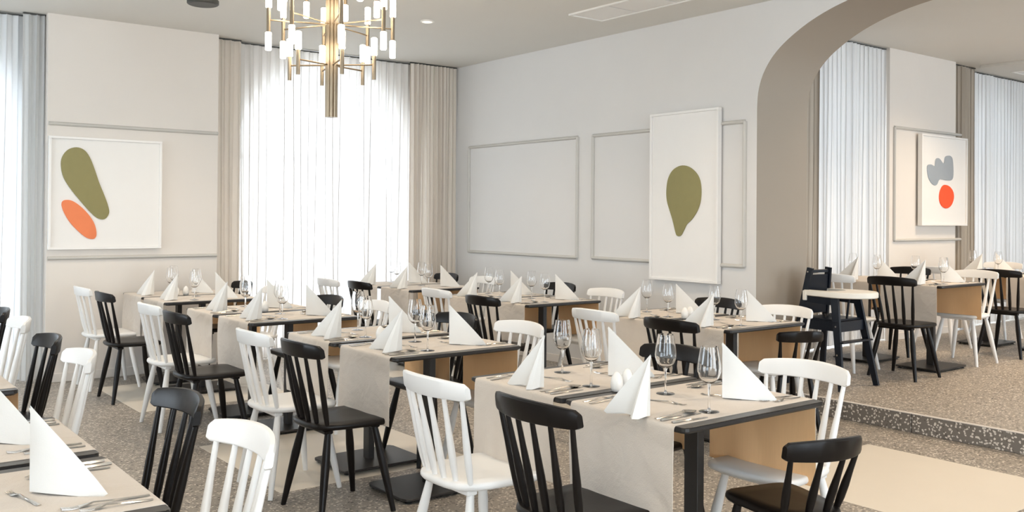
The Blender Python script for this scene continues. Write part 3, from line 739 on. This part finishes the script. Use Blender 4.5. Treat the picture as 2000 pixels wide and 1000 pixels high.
def glass_at(x, y, z, label):
    global glass_used
    o = GLASS if not glass_used else copy_tree(GLASS); glass_used = True
    o.location = (x, y, z); tag(o, label, 'wine glass', 'wine glasses on the tables')
def table_unit(row, i, cx, cy, z0=0, cut=True, left=True, rightp=True, glasses=True, run=None, dl=(0, 0), dr=(0, 0)):
    global tab_used
    o = TAB if not tab_used else copy_tree(TAB); tab_used = True
    o.location = (cx, cy, z0)
    tag(o, 'square dark dining table on a black pedestal, %s' % tname(row, i), 'table', 'dark pedestal dining tables')
    r = link('table_runner', RUN[(i+ord(row)) % 4] if run is None else RUN[run]); r.location = (cx, cy, z0)
    tag(r, 'greige cloth runner hanging over both sides of the %s' % tname(row, i), 'table runner', 'greige cloth runners')
    if left: place_setting(row, i, 'left', cx, cy, z0, cut, dl)
    if rightp: place_setting(row, i, 'right', cx, cy, z0, cut, dr)
    if glasses:
        glass_at(cx+.0, cy+.145, z0+ZT, 'clear wine glass near the right place, %s' % tname(row, i))
        glass_at(cx-.125, cy-.175, z0+ZT, 'clear wine glass near the left place, %s' % tname(row, i))
def shakers(row, i, x, y, z0=0):
    for k, (dx, dy, w) in enumerate(((-.045, -.012, 'front'), (.045, .02, 'rear'))):
        o = link('shaker', EGG); o.location = (x+dx, y+dy, z0+ZT); 
        tag(o, 'egg-shaped white ceramic shaker, %s one of pair behind %s' % (w, tname(row, i)), 'shaker', 'egg-shaped salt and pepper shakers')

AX, BX, LX, DX = 2.665, 4.885, .315, 7.95
A_Y = [2.315, 2.92, 4.13, 4.77, 5.88, 6.50, 7.55, 8.13]
for i, y in enumerate(A_Y): table_unit('A', i, AX, y, cut=i < 6, glasses=True, dl=((.07, -.03) if i > 1 else ((-.0, .0) if i else (-.04, -.01))))
B_Y = [3.93, 4.55, 5.87, 6.47, 7.58, 8.16]
for i, y in enumerate(B_Y): table_unit('B', i, BX, y, cut=i < 4)
L_Y = [2.46, 3.09, 4.28, 4.90]
for i, y in enumerate(L_Y): table_unit('L', i, LX, y, cut=i < 2, left=False, glasses=i < 2, dr=(.045, .07))
C_T = [(7.95, 4.2), (7.95, 4.82), (10.0, 4.05), (10.0, 4.68)]
for i, (x, y) in enumerate(C_T): table_unit('C', i, x, y, PZ, cut=i == 0)
for row, i, y in (('A', 0, 2.615), ('A', 2, 4.45), ('A', 4, 6.19), ('A', 6, 7.84)): shakers(row, i, AX-.075, y)
for row, i, y in (('B', 0, 4.24), ('B', 2, 6.17)): shakers(row, i, BX-.075, y)

# ------------------------------------------------------------------ chairs in place (x,y = middle of the crest rail)
for i, k, x, y in ((0, 'b', 1.885, 2.36), (1, 'w', 1.86, 2.93), (2, 'b', 1.875, 4.11), (3, 'w', 1.85, 4.62), (4, 'b', 1.835, 5.79), (5, 'w', 1.86, 6.41), (6, 'b', 1.86, 7.53), (7, 'w', 1.855, 8.18)):
    chair_at('A', i, 'left', k, x, y)
for i, k, x, y in ((0, 'w', 3.36, 2.29), (1, 'b', 3.28, 2.92), (2, 'w', 3.30, 4.11), (3, 'b', 3.27, 4.69), (4, 'w', 3.27, 5.70), (5, 'b', 3.21, 6.27), (6, 'w', 3.25, 7.35), (7, 'b', 3.25, 8.05)):
    chair_at('A', i, 'right', k, x, y)
for i, k, x, y in ((0, 'b', 4.07, 3.77), (1, 'w', 4.08, 4.44), (2, 'b', 4.08, 5.68), (3, 'w', 4.17, 6.45), (4, 'b', 4.06, 7.56), (5, 'w', 3.99, 8.05)):
    chair_at('B', i, 'left', k, x, y)
for i, k, x, y in ((0, 'w', 5.42, 3.86), (1, 'b', 5.50, 4.51), (2, 'w', 5.44, 5.65), (3, 'b', 5.57, 6.39), (4, 'w', 5.48, 7.45), (5, 'b', 5.48, 8.10)):
    chair_at('B', i, 'right', k, x, y)
for i, k, x, y in ((0, 'w', 1.04, 2.49), (1, 'b', 1.06, 3.09), (2, 'w', 1.03, 4.30), (3, 'b', 1.03, 4.94)):
    chair_at('L', i, 'right', k, x, y)
place_chair('w', 1.07-.252, 5.88, pi, 'white spindle-back chair at the left edge, behind the fourth left-row table')
place_chair('b', 1.07-.252, 6.52, pi, 'black spindle-back chair at the far left edge near the curtain')
place_chair('l', 2.755, 1.985, pi/2-.26, 'black low-backed chair at the head of the front middle table, bottom right')
place_chair('l', 5.24, 3.76, pi/2-.5, 'black low-backed chair at the head of the first right-row table')
chair_at('C', 0, 'left', 'b', 7.07, 4.10, 0, PZ)
chair_at('C', 1, 'left', 'w', 7.03, 4.62, 0, PZ)
chair_at('C', 0, 'right', 'w', 8.76, 4.18, 0, PZ)
chair_at('C', 1, 'right', 'b', 8.78, 4.83, 0, PZ)
chair_at('C', 2, 'left', 'b', 9.05, 4.15, 0, PZ)
chair_at('C', 3, 'left', 'w', 9.05, 4.80, 0, PZ)
chair_at('C', 3, 'right', 'w', 10.80, 4.85, 0, PZ)

# ------------------------------------------------------------------ high chair (faces -y)
t = thing('high_chair', 'black wooden high chair with cream tray standing beside the arch pillar', 'high chair', (6.50, 4.22, PZ))
M['hc_black'] = noisy(mat('black_lacquer_sky_tint', rough=.34, spec=.3), (.0065, .0095, .016), .2, 6, .02, 80, (1, 1, .1))  # black paint; blue sky reflection put into its base colour
bm_ = M['hc_black']
def plank(p0, p1, w0, w1, th, nm, mt=bm_):
    # flat board between two points in a side plane (y,z), th thick in x
    a, b = Vector(p0), Vector(p1); d = (b-a).normalized(); s = Vector((0, -d.z, d.y)); q = Vector((th/2, 0, 0))
    rg = lambda p, w: [p-s*w/2-q, p+s*w/2-q, p+s*w/2+q, p-s*w/2+q]
    return obj(nm, MB().loft([rg(a, w0), rg(b, w1)]), mt, t)
for sx in (-1, 1):
    plank((sx*.24, -.22, 0), (sx*.15, -.10, .70), .042, .066, .024, 'leg')
    plank((sx*.24, .27, 0), (sx*.122, .135, .915), .042, .050, .024, 'leg')
    plank((sx*.150, -.13, .665), (sx*.148, .17, .68), .06, .06, .020, 'arm_rail')
    plank((sx*.178, -.15, .48), (sx*.178, .20, .48), .075, .075, .018, 'side_rail')
    for (yy, zz, xx) in ((-.14, .48, .188), (.185, .49, .188), (-.175, .27, .222), (.142, .885, .138)):
        obj('screw_cap', MB().tube([(sx*(xx), yy, zz), (sx*(xx+.012), yy, zz)], .007, 10), M['steel'], t)
obj('seat', MB().bbox(-.168, .168, -.13, .19, .515, .53, .004), bm_, t)
obj('front_rail', MB().bbox(-.170, .170, -.150, -.130, .435, .515, .004), bm_, t)
obj('foot_rest', MB().bbox(-.205, .205, -.212, -.150, .355, .368, .003), bm_, t)
obj('backrest', MB().loft([[(x*k, y_, z_) for x, y_ in ((-.148, .175+d), (.148, .175+d), (.148, .187+d), (-.148, .187+d))] for z_, d, k in ((.55, 0, 1), (.86, -.045, .74))]), bm_, t)
obj('top_rail', MB().bbox(-.112, .112, -0 + .125, .147, .875, .90, .004), bm_, t)
obj('rear_rail', MB().bbox(-.17, .17, .19, .208, .44, .50, .004), bm_, t)
obj('crotch_post', MB().tube([(0, -.11, .53), (0, -.13, .70)], .009, 8), bm_, t)
# tray: a D-shaped ring with two arms
def tray_ring(s, z, inset=0):
    out = [(.165-inset, .17-inset)]
    for i in range(17):
        a = pi*i/16; out.append(((.215-inset)*math.cos(a), -.11-(.235-inset)*math.sin(a)))
    out.append((-.165+inset, .17-inset)); out += [(-.125, .17-inset), (-.125, .0), (-.07, -.06), (.07, -.06), (.125, .0), (.125, .17-inset)]
    return [(x, y, z) for x, y in out]
obj('tray', MB().loft([tray_ring(1, .697, .008), tray_ring(1, .703), tray_ring(1, .733), tray_ring(1, .743, .006)]), M['hc_tray'], t, smooth=50)['label'] = 'cream curved plastic tray'
for sx in (-1, 1):
    obj('tray_clip', MB().bbox(sx*.147-.026, sx*.147+.026, .14, .174, .660, .738, .004), M['hc_tray'], t)
for k in range(3):
    obj('harness_strap', MB().tube([(-.11+.04*k, .0+.02*k, .539), (-.06+.04*k, .05, .55), (.0+.04*k, .03, .541), (.04+.03*k, .08, .545)], .008, 6), M['strap'], t)
